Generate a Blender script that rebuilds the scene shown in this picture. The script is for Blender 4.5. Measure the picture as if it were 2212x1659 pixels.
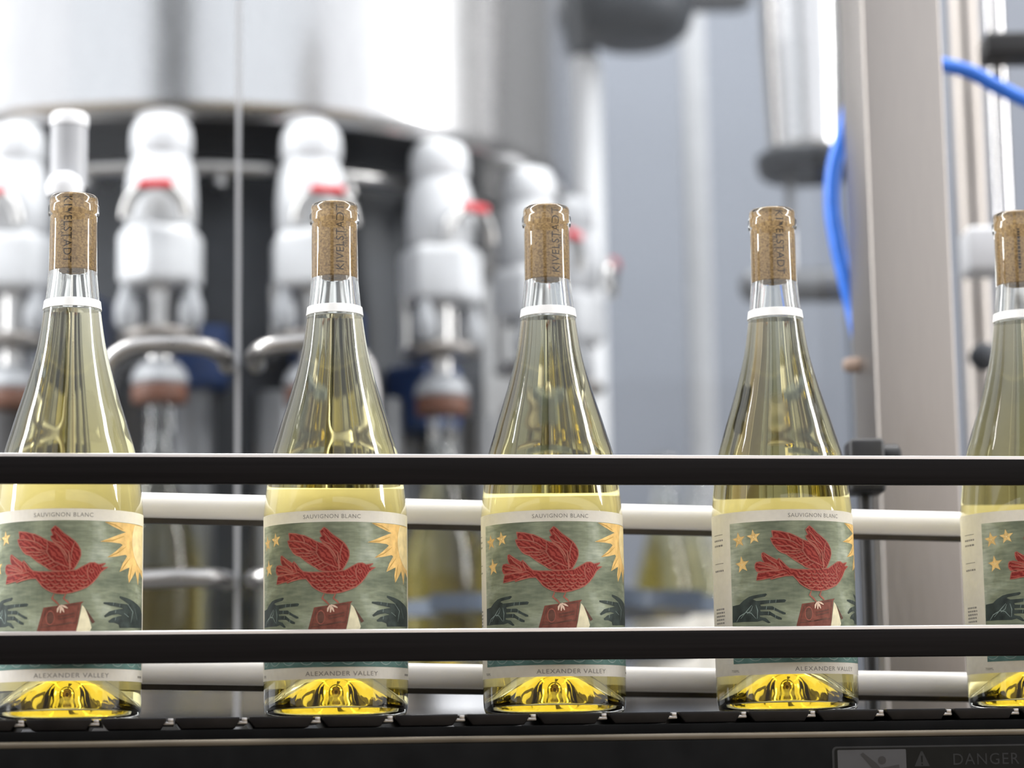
import bpy, bmesh, math, random
from math import sin, cos, pi, radians
from mathutils import Vector, Matrix

# ------------------------------------------------------------------ scene, camera, world, lights, exposure
scene = bpy.context.scene
C = scene.collection
for o in list(bpy.data.objects):
    bpy.data.objects.remove(o)

CAM = Vector((0.0, -1.38464, -0.02734))
FPX, PITCH, ROLL = 5200.0, radians(8.9667), -0.015
_f = Vector((0, cos(PITCH), sin(PITCH)))
_r0 = Vector((1, 0, 0))
_u0 = _r0.cross(_f)
_r = cos(ROLL) * _r0 + sin(ROLL) * _u0
_u = -sin(ROLL) * _r0 + cos(ROLL) * _u0
cam_data = bpy.data.cameras.new('camera')
cam_data.sensor_fit = 'HORIZONTAL'
cam_data.sensor_width = 36.0
cam_data.lens = FPX * 36.0 / 2212.0
cam_data.clip_start = 0.02
cam_data.clip_end = 60
cam_data.dof.use_dof = True
cam_data.dof.focus_distance = 1.362
cam_data.dof.aperture_fstop = cam_data.lens / 18.0
cam = bpy.data.objects.new('camera', cam_data)
cam.matrix_world = Matrix(((_r.x, _u.x, -_f.x, CAM.x), (_r.y, _u.y, -_f.y, CAM.y), (_r.z, _u.z, -_f.z, CAM.z), (0, 0, 0, 1)))
C.objects.link(cam)
scene.camera = cam

world = bpy.data.worlds.new('hall_light')
scene.world = world
world.use_nodes = True
bg = world.node_tree.nodes['Background']
bg.inputs['Color'].default_value = (0.93, 0.95, 1.0, 1)
bg.inputs['Strength'].default_value = 1.25

def area_light(name, loc, target, sx, sy, power, color=(1, 1, 1)):
    l = bpy.data.lights.new(name, 'AREA')
    l.shape = 'RECTANGLE'
    l.size = sx
    l.size_y = sy
    l.energy = power
    l.color = color
    o = bpy.data.objects.new(name, l)
    o.location = loc
    o.rotation_euler = (Vector(target) - Vector(loc)).to_track_quat('-Z', 'Y').to_euler()
    C.objects.link(o)
    return o

# tall daylight windows in the side walls of the hall, and a ceiling lamp over the line
area_light('side_window', (-3.6, -0.1, 2.7), (0.0, 0.1, 0.5), 0.6, 4.8, 205, (1.0, 0.99, 0.97))
area_light('side_window', (3.6, -0.1, 2.7), (0.0, 0.3, 0.5), 0.6, 4.8, 160, (1.0, 0.98, 0.95))
area_light('ceiling_lamp', (0.1, 0.9, 2.6), (0.0, 0.7, 0.0), 1.8, 0.5, 40, (1.0, 0.98, 0.95))

scene.view_settings.view_transform = 'Standard'
scene.view_settings.look = 'None'
scene.view_settings.gamma = 1.0
scene.view_settings.exposure = 0.45
scene.view_settings.use_curve_mapping = False
scene.cycles.use_denoising = True
scene.cycles.use_adaptive_sampling = True
scene.cycles.adaptive_threshold = 0.05
scene.cycles.max_bounces = 14
scene.cycles.transmission_bounces = 13
scene.cycles.glossy_bounces = 6
scene.cycles.diffuse_bounces = 4
scene.cycles.transparent_max_bounces = 12
scene.cycles.sample_clamp_indirect = 6.0

# ------------------------------------------------------------------ helpers
def at(px, py, y):
    """World point at depth plane y for a point measured in the 2212 x 1659 photograph."""
    d = _r * ((px - 1106.0) / FPX) + _u * ((829.5 - py) / FPX) + _f
    return CAM + d * ((y - CAM.y) / d.y)

def mesh_obj(name, bm, mat, parent=None, smooth=None):
    me = bpy.data.meshes.new(name)
    bm.to_mesh(me)
    bm.free()
    mats = mat if isinstance(mat, (list, tuple)) else [mat]
    for m in mats:
        me.materials.append(m)
    if smooth:
        me.shade_smooth()
        if smooth is not True:
            me.set_sharp_from_angle(angle=radians(smooth))
    o = bpy.data.objects.new(name, me)
    C.objects.link(o)
    if parent:
        o.parent = parent
    return o

def tag(o, label=None, cat=None, group=None, kind=None):
    if label: o['label'] = label
    if cat: o['category'] = cat
    if group: o['group'] = group
    if kind: o['kind'] = kind
    return o

def thing(name, label, cat, loc=(0, 0, 0), rz=0.0, group=None):
    o = bpy.data.objects.new(name, None)
    o.empty_display_size = 0.02
    o.location = loc
    o.rotation_euler = (0, 0, rz)
    C.objects.link(o)
    return tag(o, label, cat, group)

def copy_tree(o, parent=None):
    c = o.copy()
    C.objects.link(c)
    c.parent = parent
    for ch in list(o.children):
        copy_tree(ch, c)
    return c

def add_lathe(bm, prof, segs=64, mat=0, cx=0, cy=0, flip=False, a0=0.0, a1=2 * pi):
    """Revolve (r, z) pairs. Profile bottom to top on the outside gives outward normals."""
    full = abs(a1 - a0 - 2 * pi) < 1e-6
    n = segs if full else segs + 1
    rings = []
    for r, z in prof:
        if r < 1e-7:
            rings.append([bm.verts.new((cx, cy, z))])
        else:
            rings.append([bm.verts.new((cx + r * cos(a0 + (a1 - a0) * k / segs), cy + r * sin(a0 + (a1 - a0) * k / segs), z)) for k in range(n)])
    for A, B in zip(rings, rings[1:]):
        for k in range(segs):
            k2 = (k + 1) % n
            if len(A) == 1 and len(B) == 1: continue
            if len(A) == 1: vs = (A[0], B[k2], B[k])
            elif len(B) == 1: vs = (A[k], A[k2], B[0])
            else: vs = (A[k], A[k2], B[k2], B[k])
            if flip: vs = vs[::-1]
            f = bm.faces.new(vs)
            f.material_index = mat
    return rings

def lathe_obj(name, prof, mat, parent=None, segs=64, smooth=40):
    fine = [prof[0]]
    for p, q in zip(prof, prof[1:]):      # holding rings keep long walls straight under smooth shading
        d = math.hypot(q[0] - p[0], q[1] - p[1])
        if d > 0.03:
            fine += [(p[0] + (q[0] - p[0]) * t, p[1] + (q[1] - p[1]) * t) for t in (0.002 / d, 1 - 0.002 / d)]
        fine.append(q)
    prof = fine
    bm = bmesh.new()
    add_lathe(bm, prof, segs)
    return mesh_obj(name, bm, mat, parent, smooth)

def add_box(bm, lo, hi, bevel=0.0, segs=2, M=None, mat=0):
    d = bmesh.ops.create_cube(bm, size=1.0)
    vs = d['verts']
    for v in vs:
        v.co = Vector(((lo[0] + hi[0]) / 2 + v.co.x * (hi[0] - lo[0]), (lo[1] + hi[1]) / 2 + v.co.y * (hi[1] - lo[1]), (lo[2] + hi[2]) / 2 + v.co.z * (hi[2] - lo[2])))
    if bevel > 0:
        es = list({e for v in vs for e in v.link_edges})
        d2 = bmesh.ops.bevel(bm, geom=es, offset=bevel, segments=segs, profile=0.5, affect='EDGES', clamp_overlap=True)
        vs = list({v for f in d2['faces'] for v in f.verts} | {v for v in vs if v.is_valid})
    if mat:
        for f in {f for v in vs for f in v.link_faces}: f.material_index = mat
    if M is not None:
        bmesh.ops.transform(bm, matrix=M, verts=vs)
    return vs

def box_obj(name, lo, hi, mat, parent=None, bevel=0.0, segs=2):
    bm = bmesh.new()
    add_box(bm, lo, hi, bevel, segs)
    return mesh_obj(name, bm, mat, parent, 35 if bevel else None)

def smooth_path(pts, n=8):
    """Catmull-Rom through the points."""
    P = [Vector(p) for p in pts]
    P = [P[0] * 2 - P[1]] + P + [P[-1] * 2 - P[-2]]
    out = []
    for i in range(1, len(P) - 2):
        a, b, c, d = P[i - 1:i + 3]
        for k in range(n):
            t = k / n
            out.append(0.5 * ((2 * b) + (c - a) * t + (2 * a - 5 * b + 4 * c - d) * t * t + (3 * b - a - 3 * c + d) * t ** 3))
    out.append(P[-2])
    return out

def add_tube(bm, pts, r, segs=16, cap=True):
    P = [Vector(p) for p in pts]
    prev = None
    rings = []
    for i, p in enumerate(P):
        t = (P[min(i + 1, len(P) - 1)] - P[max(i - 1, 0)]).normalized()
        if prev is None:
            n = t.orthogonal().normalized()
        else:
            n = (prev - t * prev.dot(t)).normalized()
        prev = n
        b = t.cross(n)
        rr = r[i] if isinstance(r, (list, tuple)) else r
        rings.append([bm.verts.new(p + (n * cos(2 * pi * k / segs) + b * sin(2 * pi * k / segs)) * rr) for k in range(segs)])
    for A, B in zip(rings, rings[1:]):
        for k in range(segs):
            bm.faces.new((A[k], A[(k + 1) % segs], B[(k + 1) % segs], B[k]))
    if cap:
        bm.faces.new(rings[0][::-1])
        bm.faces.new(rings[-1])

def tube_obj(name, pts, r, mat, parent=None, segs=16, smooth=50):
    bm = bmesh.new()
    add_tube(bm, pts, r, segs)
    return mesh_obj(name, bm, mat, parent, smooth)

def extrude_section(name, sec, x0, x1, mat, parent=None, drop=0.0, smooth=40):
    """Sweep a closed (y, z) section along local x from x0 to x1; drop lowers the far end."""
    bm = bmesh.new()
    A = [bm.verts.new((x0, y, z)) for y, z in sec]
    B = [bm.verts.new((x1, y, z - drop)) for y, z in sec]
    n = len(sec)
    for k in range(n):
        bm.faces.new((A[k], A[(k + 1) % n], B[(k + 1) % n], B[k]))
    bm.faces.new(A[::-1])
    bm.faces.new(B)
    bmesh.ops.recalc_face_normals(bm, faces=bm.faces[:])
    return mesh_obj(name, bm, mat, parent, smooth)

def round_rect(y0, y1, z0, z1, r, n=5):
    out = []
    for cy, cz, a in ((y1 - r, z1 - r, 0), (y0 + r, z1 - r, pi / 2), (y0 + r, z0 + r, pi), (y1 - r, z0 + r, 1.5 * pi)):
        for k in range(n + 1):
            t = a + pi / 2 * k / n
            out.append((cy + r * cos(t), cz + r * sin(t)))
    return out

# ------------------------------------------------------------------ materials
def new_mat(name):
    m = bpy.data.materials.new(name)
    m.use_nodes = True
    nt = m.node_tree
    return m, nt, nt.nodes['Principled BSDF']

def col4(c):
    return (c[0], c[1], c[2], 1.0)

def pbr(name, color, rough=0.5, metal=0.0, var=0.12, scale=40.0, stretch=(1, 1, 1), bump=0.0, coat=0.0, spec=0.5, trans=0.0, rvar=0.1):
    m, nt, p = new_mat(name)
    N, L = nt.nodes, nt.links
    tc = N.new('ShaderNodeTexCoord')
    mp = N.new('ShaderNodeMapping')
    mp.inputs['Scale'].default_value = stretch
    L.new(tc.outputs['Object'], mp.inputs['Vector'])
    nz = N.new('ShaderNodeTexNoise')
    nz.inputs['Scale'].default_value = scale
    nz.inputs['Detail'].default_value = 5
    L.new(mp.outputs['Vector'], nz.inputs['Vector'])
    rp = N.new('ShaderNodeValToRGB')
    rp.color_ramp.elements[0].position = 0.3
    rp.color_ramp.elements[1].position = 0.7
    rp.color_ramp.elements[0].color = col4([max(0, c * (1 - var)) for c in color])
    rp.color_ramp.elements[1].color = col4([min(1, c * (1 + var)) for c in color])
    L.new(nz.outputs['Fac'], rp.inputs['Fac'])
    L.new(rp.outputs['Color'], p.inputs['Base Color'])
    mr = N.new('ShaderNodeMapRange')
    mr.inputs['To Min'].default_value = max(0.02, rough * (1 - rvar))
    mr.inputs['To Max'].default_value = min(1, rough * (1 + rvar))
    L.new(nz.outputs['Fac'], mr.inputs['Value'])
    L.new(mr.outputs['Result'], p.inputs['Roughness'])
    p.inputs['Metallic'].default_value = metal
    p.inputs['Specular IOR Level'].default_value = spec
    p.inputs['Coat Weight'].default_value = coat
    if bump:
        b = N.new('ShaderNodeBump')
        b.inputs['Strength'].default_value = bump
        b.inputs['Distance'].default_value = 0.001
        L.new(nz.outputs['Fac'], b.inputs['Height'])
        L.new(b.outputs['Normal'], p.inputs['Normal'])
    if trans:
        tr = N.new('ShaderNodeBsdfTranslucent')
        L.new(rp.outputs['Color'], tr.inputs['Color'])
        mx = N.new('ShaderNodeMixShader')
        mx.inputs['Fac'].default_value = trans
        L.new(p.outputs['BSDF'], mx.inputs[1])
        L.new(tr.outputs['BSDF'], mx.inputs[2])
        L.new(mx.outputs['Shader'], N['Material Output'].inputs['Surface'])
    return m

def glass_mat():
    m, nt, p = new_mat('clear_bottle_glass')
    nt.nodes.remove(p)
    g = nt.nodes.new('ShaderNodeBsdfGlass')
    g.inputs['IOR'].default_value = 1.5
    g.inputs['Roughness'].default_value = 0.0
    g.inputs['Color'].default_value = (0.985, 0.99, 0.98, 1)
    nt.links.new(g.outputs['BSDF'], nt.nodes['Material Output'].inputs['Surface'])
    return m

FILL = 0.2287
def wine_mat():
    """White wine. Against the glass wall the index step is wine/glass, at the free surface wine/air."""
    m, nt, p = new_mat('white_wine')
    N, L = nt.nodes, nt.links
    N.remove(p)
    g = N.new('ShaderNodeBsdfGlass')
    g.inputs['Roughness'].default_value = 0.0
    tc = N.new('ShaderNodeTexCoord')
    sp = N.new('ShaderNodeSeparateXYZ')
    L.new(tc.outputs['Object'], sp.inputs['Vector'])
    gt = N.new('ShaderNodeMath')
    gt.operation = 'GREATER_THAN'
    gt.inputs[1].default_value = FILL - 0.00005
    L.new(sp.outputs['Z'], gt.inputs[0])
    mr = N.new('ShaderNodeMapRange')
    mr.inputs['To Min'].default_value = 1.345 / 1.5
    mr.inputs['To Max'].default_value = 1.345
    L.new(gt.outputs['Value'], mr.inputs['Value'])
    L.new(mr.outputs['Result'], g.inputs['IOR'])
    L.new(g.outputs['BSDF'], N['Material Output'].inputs['Surface'])
    va = N.new('ShaderNodeVolumeAbsorption')
    va.inputs['Color'].default_value = (0.91, 0.80, 0.02, 1)
    va.inputs['Density'].default_value = 17.0
    L.new(va.outputs['Volume'], N['Material Output'].inputs['Volume'])
    return m

def pane_mat():
    m, nt, p = new_mat('clear_guard_pane')
    N, L = nt.nodes, nt.links
    N.remove(p)
    t = N.new('ShaderNodeBsdfTransparent')
    t.inputs['Color'].default_value = (0.97, 0.98, 0.985, 1)
    g = N.new('ShaderNodeBsdfGlossy')
    g.inputs['Roughness'].default_value = 0.03
    fr = N.new('ShaderNodeFresnel')
    fr.inputs['IOR'].default_value = 1.3
    mx = N.new('ShaderNodeMixShader')
    L.new(fr.outputs['Fac'], mx.inputs['Fac'])
    L.new(t.outputs['BSDF'], mx.inputs[1])
    L.new(g.outputs['BSDF'], mx.inputs[2])
    L.new(mx.outputs['Shader'], N['Material Output'].inputs['Surface'])
    return m

def art_mat():
    """Printed grey-green sky with paler clouds and horizontal brush grain."""
    m, nt, p = new_mat('printed_sky')
    N, L = nt.nodes, nt.links
    tc = N.new('ShaderNodeTexCoord')
    m1 = N.new('ShaderNodeMapping')
    m1.inputs['Scale'].default_value = (1, 1, 5)
    L.new(tc.outputs['Object'], m1.inputs['Vector'])
    n1 = N.new('ShaderNodeTexNoise')
    n1.inputs['Scale'].default_value = 110
    n1.inputs['Detail'].default_value = 6
    L.new(m1.outputs['Vector'], n1.inputs['Vector'])
    n2 = N.new('ShaderNodeTexNoise')
    n2.inputs['Scale'].default_value = 38
    n2.inputs['Detail'].default_value = 4
    L.new(tc.outputs['Object'], n2.inputs['Vector'])
    r2 = N.new('ShaderNodeValToRGB')
    e = r2.color_ramp.elements
    e[0].position, e[0].color = 0.36, (0.20, 0.225, 0.165, 1)  # olive tint includes the wine's yellow glow coming through the label
    e[1].position, e[1].color = 0.70, (0.58, 0.62, 0.54, 1)
    e.new(0.55).color = (0.33, 0.36, 0.265, 1)
    L.new(n2.outputs['Fac'], r2.inputs['Fac'])
    r1 = N.new('ShaderNodeValToRGB')
    r1.color_ramp.elements[0].position, r1.color_ramp.elements[0].color = 0.3, (0.72, 0.75, 0.72, 1)
    r1.color_ramp.elements[1].position, r1.color_ramp.elements[1].color = 0.7, (1.15, 1.15, 1.1, 1)
    L.new(n1.outputs['Fac'], r1.inputs['Fac'])
    mx = N.new('ShaderNodeMix')
    mx.data_type = 'RGBA'
    mx.blend_type = 'MULTIPLY'
    mx.inputs[0].default_value = 1.0
    L.new(r2.outputs['Color'], mx.inputs[6])
    L.new(r1.outputs['Color'], mx.inputs[7])
    L.new(mx.outputs[2], p.inputs['Base Color'])
    p.inputs['Roughness'].default_value = 0.55
    tr = N.new('ShaderNodeBsdfTranslucent')
    L.new(mx.outputs[2], tr.inputs['Color'])
    ms = N.new('ShaderNodeMixShader')
    ms.inputs['Fac'].default_value = 0.3
    L.new(p.outputs['BSDF'], ms.inputs[1])
    L.new(tr.outputs['BSDF'], ms.inputs[2])
    L.new(ms.outputs['Shader'], N['Material Output'].inputs['Surface'])
    return m

def cork_mat():
    m, nt, p = new_mat('natural_cork')
    N, L = nt.nodes, nt.links
    tc = N.new('ShaderNodeTexCoord')
    n1 = N.new('ShaderNodeTexNoise')
    n1.inputs['Scale'].default_value = 800
    n1.inputs['Detail'].default_value = 8
    n2 = N.new('ShaderNodeTexVoronoi')
    n2.inputs['Scale'].default_value = 800
    L.new(tc.outputs['Object'], n1.inputs['Vector'])
    L.new(tc.outputs['Object'], n2.inputs['Vector'])
    r1 = N.new('ShaderNodeValToRGB')
    e = r1.color_ramp.elements
    e[0].position, e[0].color = 0.30, (0.15, 0.085, 0.030, 1)
    e[1].position, e[1].color = 0.68, (0.42, 0.27, 0.105, 1)
    L.new(n1.outputs['Fac'], r1.inputs['Fac'])
    r2 = N.new('ShaderNodeValToRGB')
    r2.color_ramp.elements[0].position, r2.color_ramp.elements[0].color = 0.05, (0.35, 0.3, 0.25, 1)
    r2.color_ramp.elements[1].position, r2.color_ramp.elements[1].color = 0.25, (1, 1, 1, 1)
    L.new(n2.outputs['Distance'], r2.inputs['Fac'])
    mx = N.new('ShaderNodeMix')
    mx.data_type = 'RGBA'
    mx.blend_type = 'MULTIPLY'
    mx.inputs[0].default_value = 0.6
    L.new(r1.outputs['Color'], mx.inputs[6])
    L.new(r2.outputs['Color'], mx.inputs[7])
    L.new(mx.outputs[2], p.inputs['Base Color'])
    p.inputs['Roughness'].default_value = 0.75
    return m

M = {}
M['glass'] = glass_mat()
M['wine'] = wine_mat()
M['pane'] = pane_mat()
M['art'] = art_mat()
M['cork'] = cork_mat()
M['paper'] = pbr('label_paper', (0.90, 0.865, 0.81), 0.6, var=0.03, scale=300, bump=0.05, trans=0.35)
M['back_paper'] = pbr('back_label_paper', (0.86, 0.83, 0.76), 0.6, var=0.03, scale=300, trans=0.7)
M['band'] = pbr('white_neck_band', (0.85, 0.85, 0.83), 0.35, var=0.03, scale=200)
def lino_red():
    """Red block-print ink with engraved hatching."""
    m, nt, p = new_mat('print_red')
    N, L = nt.nodes, nt.links
    tc = N.new('ShaderNodeTexCoord')
    w = N.new('ShaderNodeTexWave')
    w.inputs['Scale'].default_value = 230
    w.inputs['Distortion'].default_value = 9
    w.inputs['Detail'].default_value = 3
    w.bands_direction = 'DIAGONAL'
    L.new(tc.outputs['Object'], w.inputs['Vector'])
    r = N.new('ShaderNodeValToRGB')
    e = r.color_ramp.elements
    e[0].position, e[0].color = 0.25, (0.17, 0.018, 0.014, 1)
    e[1].position, e[1].color = 0.95, (0.31, 0.055, 0.040, 1)
    e.new(0.6).color = (0.27, 0.034, 0.027, 1)
    L.new(w.outputs['Fac'], r.inputs['Fac'])
    L.new(r.outputs['Color'], p.inputs['Base Color'])
    p.inputs['Roughness'].default_value = 0.55
    return m
M['red'] = lino_red()
M['pink'] = pbr('print_pale_red', (0.33, 0.105, 0.075), 0.55, var=0.2, scale=300)
M['brown'] = pbr('print_book_brown', (0.18, 0.060, 0.042), 0.55, var=0.3, scale=250)
M['bookline'] = pbr('print_book_line', (0.12, 0.055, 0.04), 0.55, var=0.3, scale=250)
M['cream'] = pbr('print_cream', (0.68, 0.62, 0.42), 0.55, var=0.12, scale=250)
M['foot'] = pbr('print_pale_foot', (0.66, 0.48, 0.36), 0.55, var=0.1, scale=250)
M['gold'] = pbr('print_gold', (0.72, 0.47, 0.17), 0.5, var=0.22, scale=200)
M['goldlight'] = pbr('print_light_gold', (0.82, 0.66, 0.34), 0.5, var=0.12, scale=220)
M['golddark'] = pbr('print_dark_gold', (0.48, 0.29, 0.075), 0.5, var=0.2, scale=220)
M['hand'] = pbr('print_dark_green', (0.036, 0.047, 0.042), 0.55, var=0.4, scale=200)
M['handline'] = pbr('print_grey_green', (0.27, 0.34, 0.31), 0.55, var=0.15, scale=220)
M['teal'] = pbr('print_teal', (0.10, 0.185, 0.165), 0.55, var=0.3, scale=140)
M['ink'] = pbr('print_ink', (0.07, 0.06, 0.05), 0.6, var=0.2, scale=300)
M['greyink'] = pbr('print_grey_ink', (0.25, 0.235, 0.22), 0.6, var=0.2, scale=300)
M['corkink'] = pbr('cork_brand_ink', (0.035, 0.022, 0.012), 0.7, var=0.3, scale=600)
M['blackrail'] = pbr('black_anodised_rail', (0.008, 0.007, 0.007), 0.4, var=0.25, scale=60, stretch=(0.1, 1, 8), bump=0.02, spec=0.06)
M['railtrim'] = pbr('bare_aluminium_edge', (0.86, 0.84, 0.84), 0.38, metal=0.85, var=0.05, scale=60, stretch=(0.2, 1, 1))
M['whiterail'] = pbr('white_plastic_rail', (0.92, 0.90, 0.88), 0.35, var=0.035, scale=35, stretch=(0.4, 1, 3))
M['railback'] = pbr('dark_rail_backing', (0.07, 0.065, 0.06), 0.4, metal=0.6, var=0.2, scale=60)
M['chain'] = pbr('dark_chain_plate', (0.008, 0.007, 0.007), 0.30, var=0.3, scale=90, bump=0.04, spec=0.2)
M['knuckle'] = pbr('worn_steel_knuckle', (0.50, 0.48, 0.46), 0.35, metal=0.9, var=0.2, scale=150)
M['strip'] = pbr('worn_steel_strip', (0.13, 0.11, 0.082), 0.38, metal=0.7, var=0.25, scale=70, stretch=(0.3, 1, 1))
M['frame'] = pbr('black_painted_frame', (0.005, 0.005, 0.005), 0.55, var=0.3, scale=50, spec=0.05)
M['stickergrey'] = pbr('sticker_pictogram_field', (0.040, 0.040, 0.042), 0.5, var=0.08, scale=100)
M['stickerdark'] = pbr('sticker_dark_field', (0.007, 0.007, 0.006), 0.5, spec=0.1, var=0.1, scale=100)
M['stickerink'] = pbr('sticker_grey_lettering', (0.026, 0.026, 0.026), 0.5, spec=0.1, var=0.1, scale=100)
M['stickerline'] = pbr('sticker_outline', (0.032, 0.032, 0.032), 0.5, spec=0.1, var=0.1, scale=100)
M['black'] = pbr('black_plastic', (0.012, 0.012, 0.013), 0.45, var=0.2, scale=80)
M['steel'] = pbr('brushed_stainless', (0.56, 0.55, 0.545), 0.2, metal=1.0, var=0.05, scale=60, stretch=(9, 9, 0.4), bump=0.02, rvar=0.25)
M['steelsat'] = pbr('satin_stainless', (0.33, 0.305, 0.285), 0.42, metal=1.0, var=0.05, scale=60, stretch=(9, 9, 0.4), rvar=0.2)
M['steelpipe'] = pbr('stainless_pipe', (0.46, 0.45, 0.44), 0.28, metal=1.0, var=0.06, scale=50)
M['darksteel'] = pbr('dark_grey_steel', (0.034, 0.038, 0.045), 0.5, metal=0.2, var=0.3, scale=18)
M['midsteel'] = pbr('mid_grey_steel', (0.17, 0.175, 0.185), 0.4, metal=0.4, var=0.2, scale=14, stretch=(3, 3, 0.5))
M['enamel'] = pbr('white_enamel', (0.66, 0.67, 0.69), 0.35, var=0.03, scale=40)
M['palegrey'] = pbr('pale_grey_plastic', (0.36, 0.37, 0.39), 0.4, var=0.06, scale=40)
M['tan'] = pbr('tan_plastic', (0.34, 0.25, 0.20), 0.5, var=0.1, scale=60)
M['redband'] = pbr('red_plastic', (0.70, 0.035, 0.05), 0.4, var=0.1, scale=40)
M['rubber'] = pbr('brown_rubber', (0.13, 0.05, 0.028), 0.6, var=0.2, scale=60)
M['bluehose'] = pbr('blue_air_hose', (0.03, 0.17, 0.70), 0.3, var=0.1, scale=60)
M['blueblock'] = pbr('blue_plastic_block', (0.02, 0.055, 0.18), 0.45, var=0.3, scale=30)
M['bluegrey'] = pbr('blue_grey_plastic', (0.085, 0.105, 0.14), 0.25, var=0.15, scale=20)
M['wall'] = pbr('pale_blue_grey_panel', (0.175, 0.19, 0.22), 0.5, var=0.05, scale=3, spec=0.2)
M['hallwall'] = pbr('hall_wall_paint', (0.30, 0.30, 0.30), 0.7, var=0.08, scale=2)
M['darkwall'] = pbr('band_column_dark', (0.035, 0.035, 0.038), 0.6, var=0.15, scale=4)
M['partition'] = pbr('partition_bounce_beige', (0.42, 0.34, 0.25), 0.7, var=0.06, scale=3)  # beige picked to bounce warm light onto the labels
M['concrete'] = pbr('concrete_floor', (0.16, 0.155, 0.15), 0.6, var=0.15, scale=6)

for _m in bpy.data.materials:          # matt printing inks
    if _m.name.startswith('print'):
        _m.node_tree.nodes['Principled BSDF'].inputs['Specular IOR Level'].default_value = 0.15

# ------------------------------------------------------------------ wrapped print
RB = 0.0408
MM = 0.001

def wrap_bm(bm, rad):
    for v in bm.verts:
        u, z = v.co.x, v.co.y
        t = u / (RB * 1000)
        v.co = Vector((rad * sin(t), -rad * cos(t), z * MM))

def bisect_u(bm, step=2.0):
    us = [v.co.x for v in bm.verts]
    if not us: return
    k = math.ceil(min(us) / step) * step
    while k < max(us):
        bmesh.ops.bisect_plane(bm, geom=bm.verts[:] + bm.edges[:] + bm.faces[:], plane_co=(k, 0, 0), plane_no=(1, 0, 0), dist=1e-5)
        k += step

def poly2d(bm, pts, mat=0):
    f = bm.faces.new([bm.verts.new((u, z, 0)) for u, z in pts])
    f.normal_update()
    if f.normal.z < 0: f.normal_flip()
    f.material_index = mat
    bmesh.ops.triangulate(bm, faces=[f])

def stroke2d(bm, pts, w, mat=0, taper=True):
    n = len(pts)
    L_, R_ = [], []
    for i in range(n):
        a = Vector(pts[max(i - 1, 0)]); b = Vector(pts[min(i + 1, n - 1)])
        t = (b - a).normalized()
        nn = Vector((-t.y, t.x))
        ww = w * (0.45 if taper and i in (0, n - 1) else 1.0) / 2
        p = Vector(pts[i])
        L_.append(bm.verts.new((p.x + nn.x * ww, p.y + nn.y * ww, 0)))
        R_.append(bm.verts.new((p.x - nn.x * ww, p.y - nn.y * ww, 0)))
    for i in range(n - 1):
        f = bm.faces.new((R_[i], R_[i + 1], L_[i + 1], L_[i]))
        f.material_index = mat

def wrapped(name, layers, mats, parent, step=2.0):
    """layers: list of (builder(bm), radius). All layers end in one mesh."""
    tot = bmesh.new()
    for build, rad in layers:
        b = bmesh.new()
        build(b)
        bisect_u(b, step)
        wrap_bm(b, rad)
        me = bpy.data.meshes.new('tmp')
        b.to_mesh(me)
        b.free()
        tot.from_mesh(me)
        bpy.data.meshes.remove(me)
    return mesh_obj(name, tot, mats, parent)

_text_cache = {}
def text_tris(s, width):
    """Flat lettering mesh, centred on the origin, scaled to the given width."""
    if s not in _text_cache:
        cu = bpy.data.curves.new('lettering', 'FONT')
        cu.body = s
        cu.resolution_u = 3
        cu.space_character = 1.12
        ob = bpy.data.objects.new('lettering', cu)
        C.objects.link(ob)
        dg = bpy.context.evaluated_depsgraph_get()
        me = ob.evaluated_get(dg).to_mesh()
        vs = [(v.co.x, v.co.y) for v in me.vertices]
        fs = [tuple(p.vertices) for p in me.polygons]
        ob.evaluated_get(dg).to_mesh_clear()
        bpy.data.objects.remove(ob)
        bpy.data.curves.remove(cu)
        x0, x1 = min(v[0] for v in vs), max(v[0] for v in vs)
        y0, y1 = min(v[1] for v in vs), max(v[1] for v in vs)
        _text_cache[s] = ([((x - (x0 + x1) / 2) / (x1 - x0), (y - (y0 + y1) / 2) / (x1 - x0)) for x, y in vs], fs)
    vs, fs = _text_cache[s]
    return [(x * width, y * width) for x, y in vs], fs

def text2d(bm, s, width, cx, cz, mat=0, rot=0.0, hscale=1.0):
    vs, fs = text_tris(s, width)
    c, sn = cos(rot), sin(rot)
    V = [bm.verts.new((cx + x * c - y * hscale * sn, cz + x * sn + y * hscale * c, 0)) for x, y in vs]
    for f in fs:
        try:
            F = bm.faces.new([V[i] for i in f])
        except ValueError:
            continue
        F.normal_update()
        if F.normal.z < 0: F.normal_flip()
        F.material_index = mat

# print outlines, (millimetres round the bottle, millimetres above its base)
BODY = [(28.8,83.6),(24.6,82.8),(22.3,83.8),(19.8,83.6),(17.5,82.4),(14.6,80.8),(12.3,79.5),(6.0,79.0),(-1.4,78.7),(-7.6,78.8),(-11.2,79.4),(-13.4,81.4),(-15.0,83.2),(-17.1,85.3),(-17.9,84.3),(-19.6,85.2),(-22.6,86.9),(-25.7,88.9),(-26.6,88.5),(-26.7,86.7),(-26.1,84.5),(-25.0,83.1),(-27.8,83.7),(-30.1,83.4),(-30.8,82.2),(-30.8,80.0),(-29.6,78.3),(-25.9,78.0),(-23.2,78.0),(-25.9,77.7),(-29.1,77.4),(-29.7,75.5),(-30.2,73.3),(-27.1,73.6),(-24.1,74.1),(-22.0,74.4),(-21.9,73.5),(-18.3,74.4),(-13.5,75.3),(-9.4,75.4),(-7.7,73.6),(-5.5,70.9),(-3.3,69.3),(-0.7,68.0),(2.3,67.1),(6.2,66.9),(10.3,67.5),(14.4,68.8),(18.2,70.4),(21.3,72.8),(23.9,75.7),(26.1,78.9),(28.4,80.5),(30.5,81.5),(27.9,81.4),(26.2,81.5)]
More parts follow.
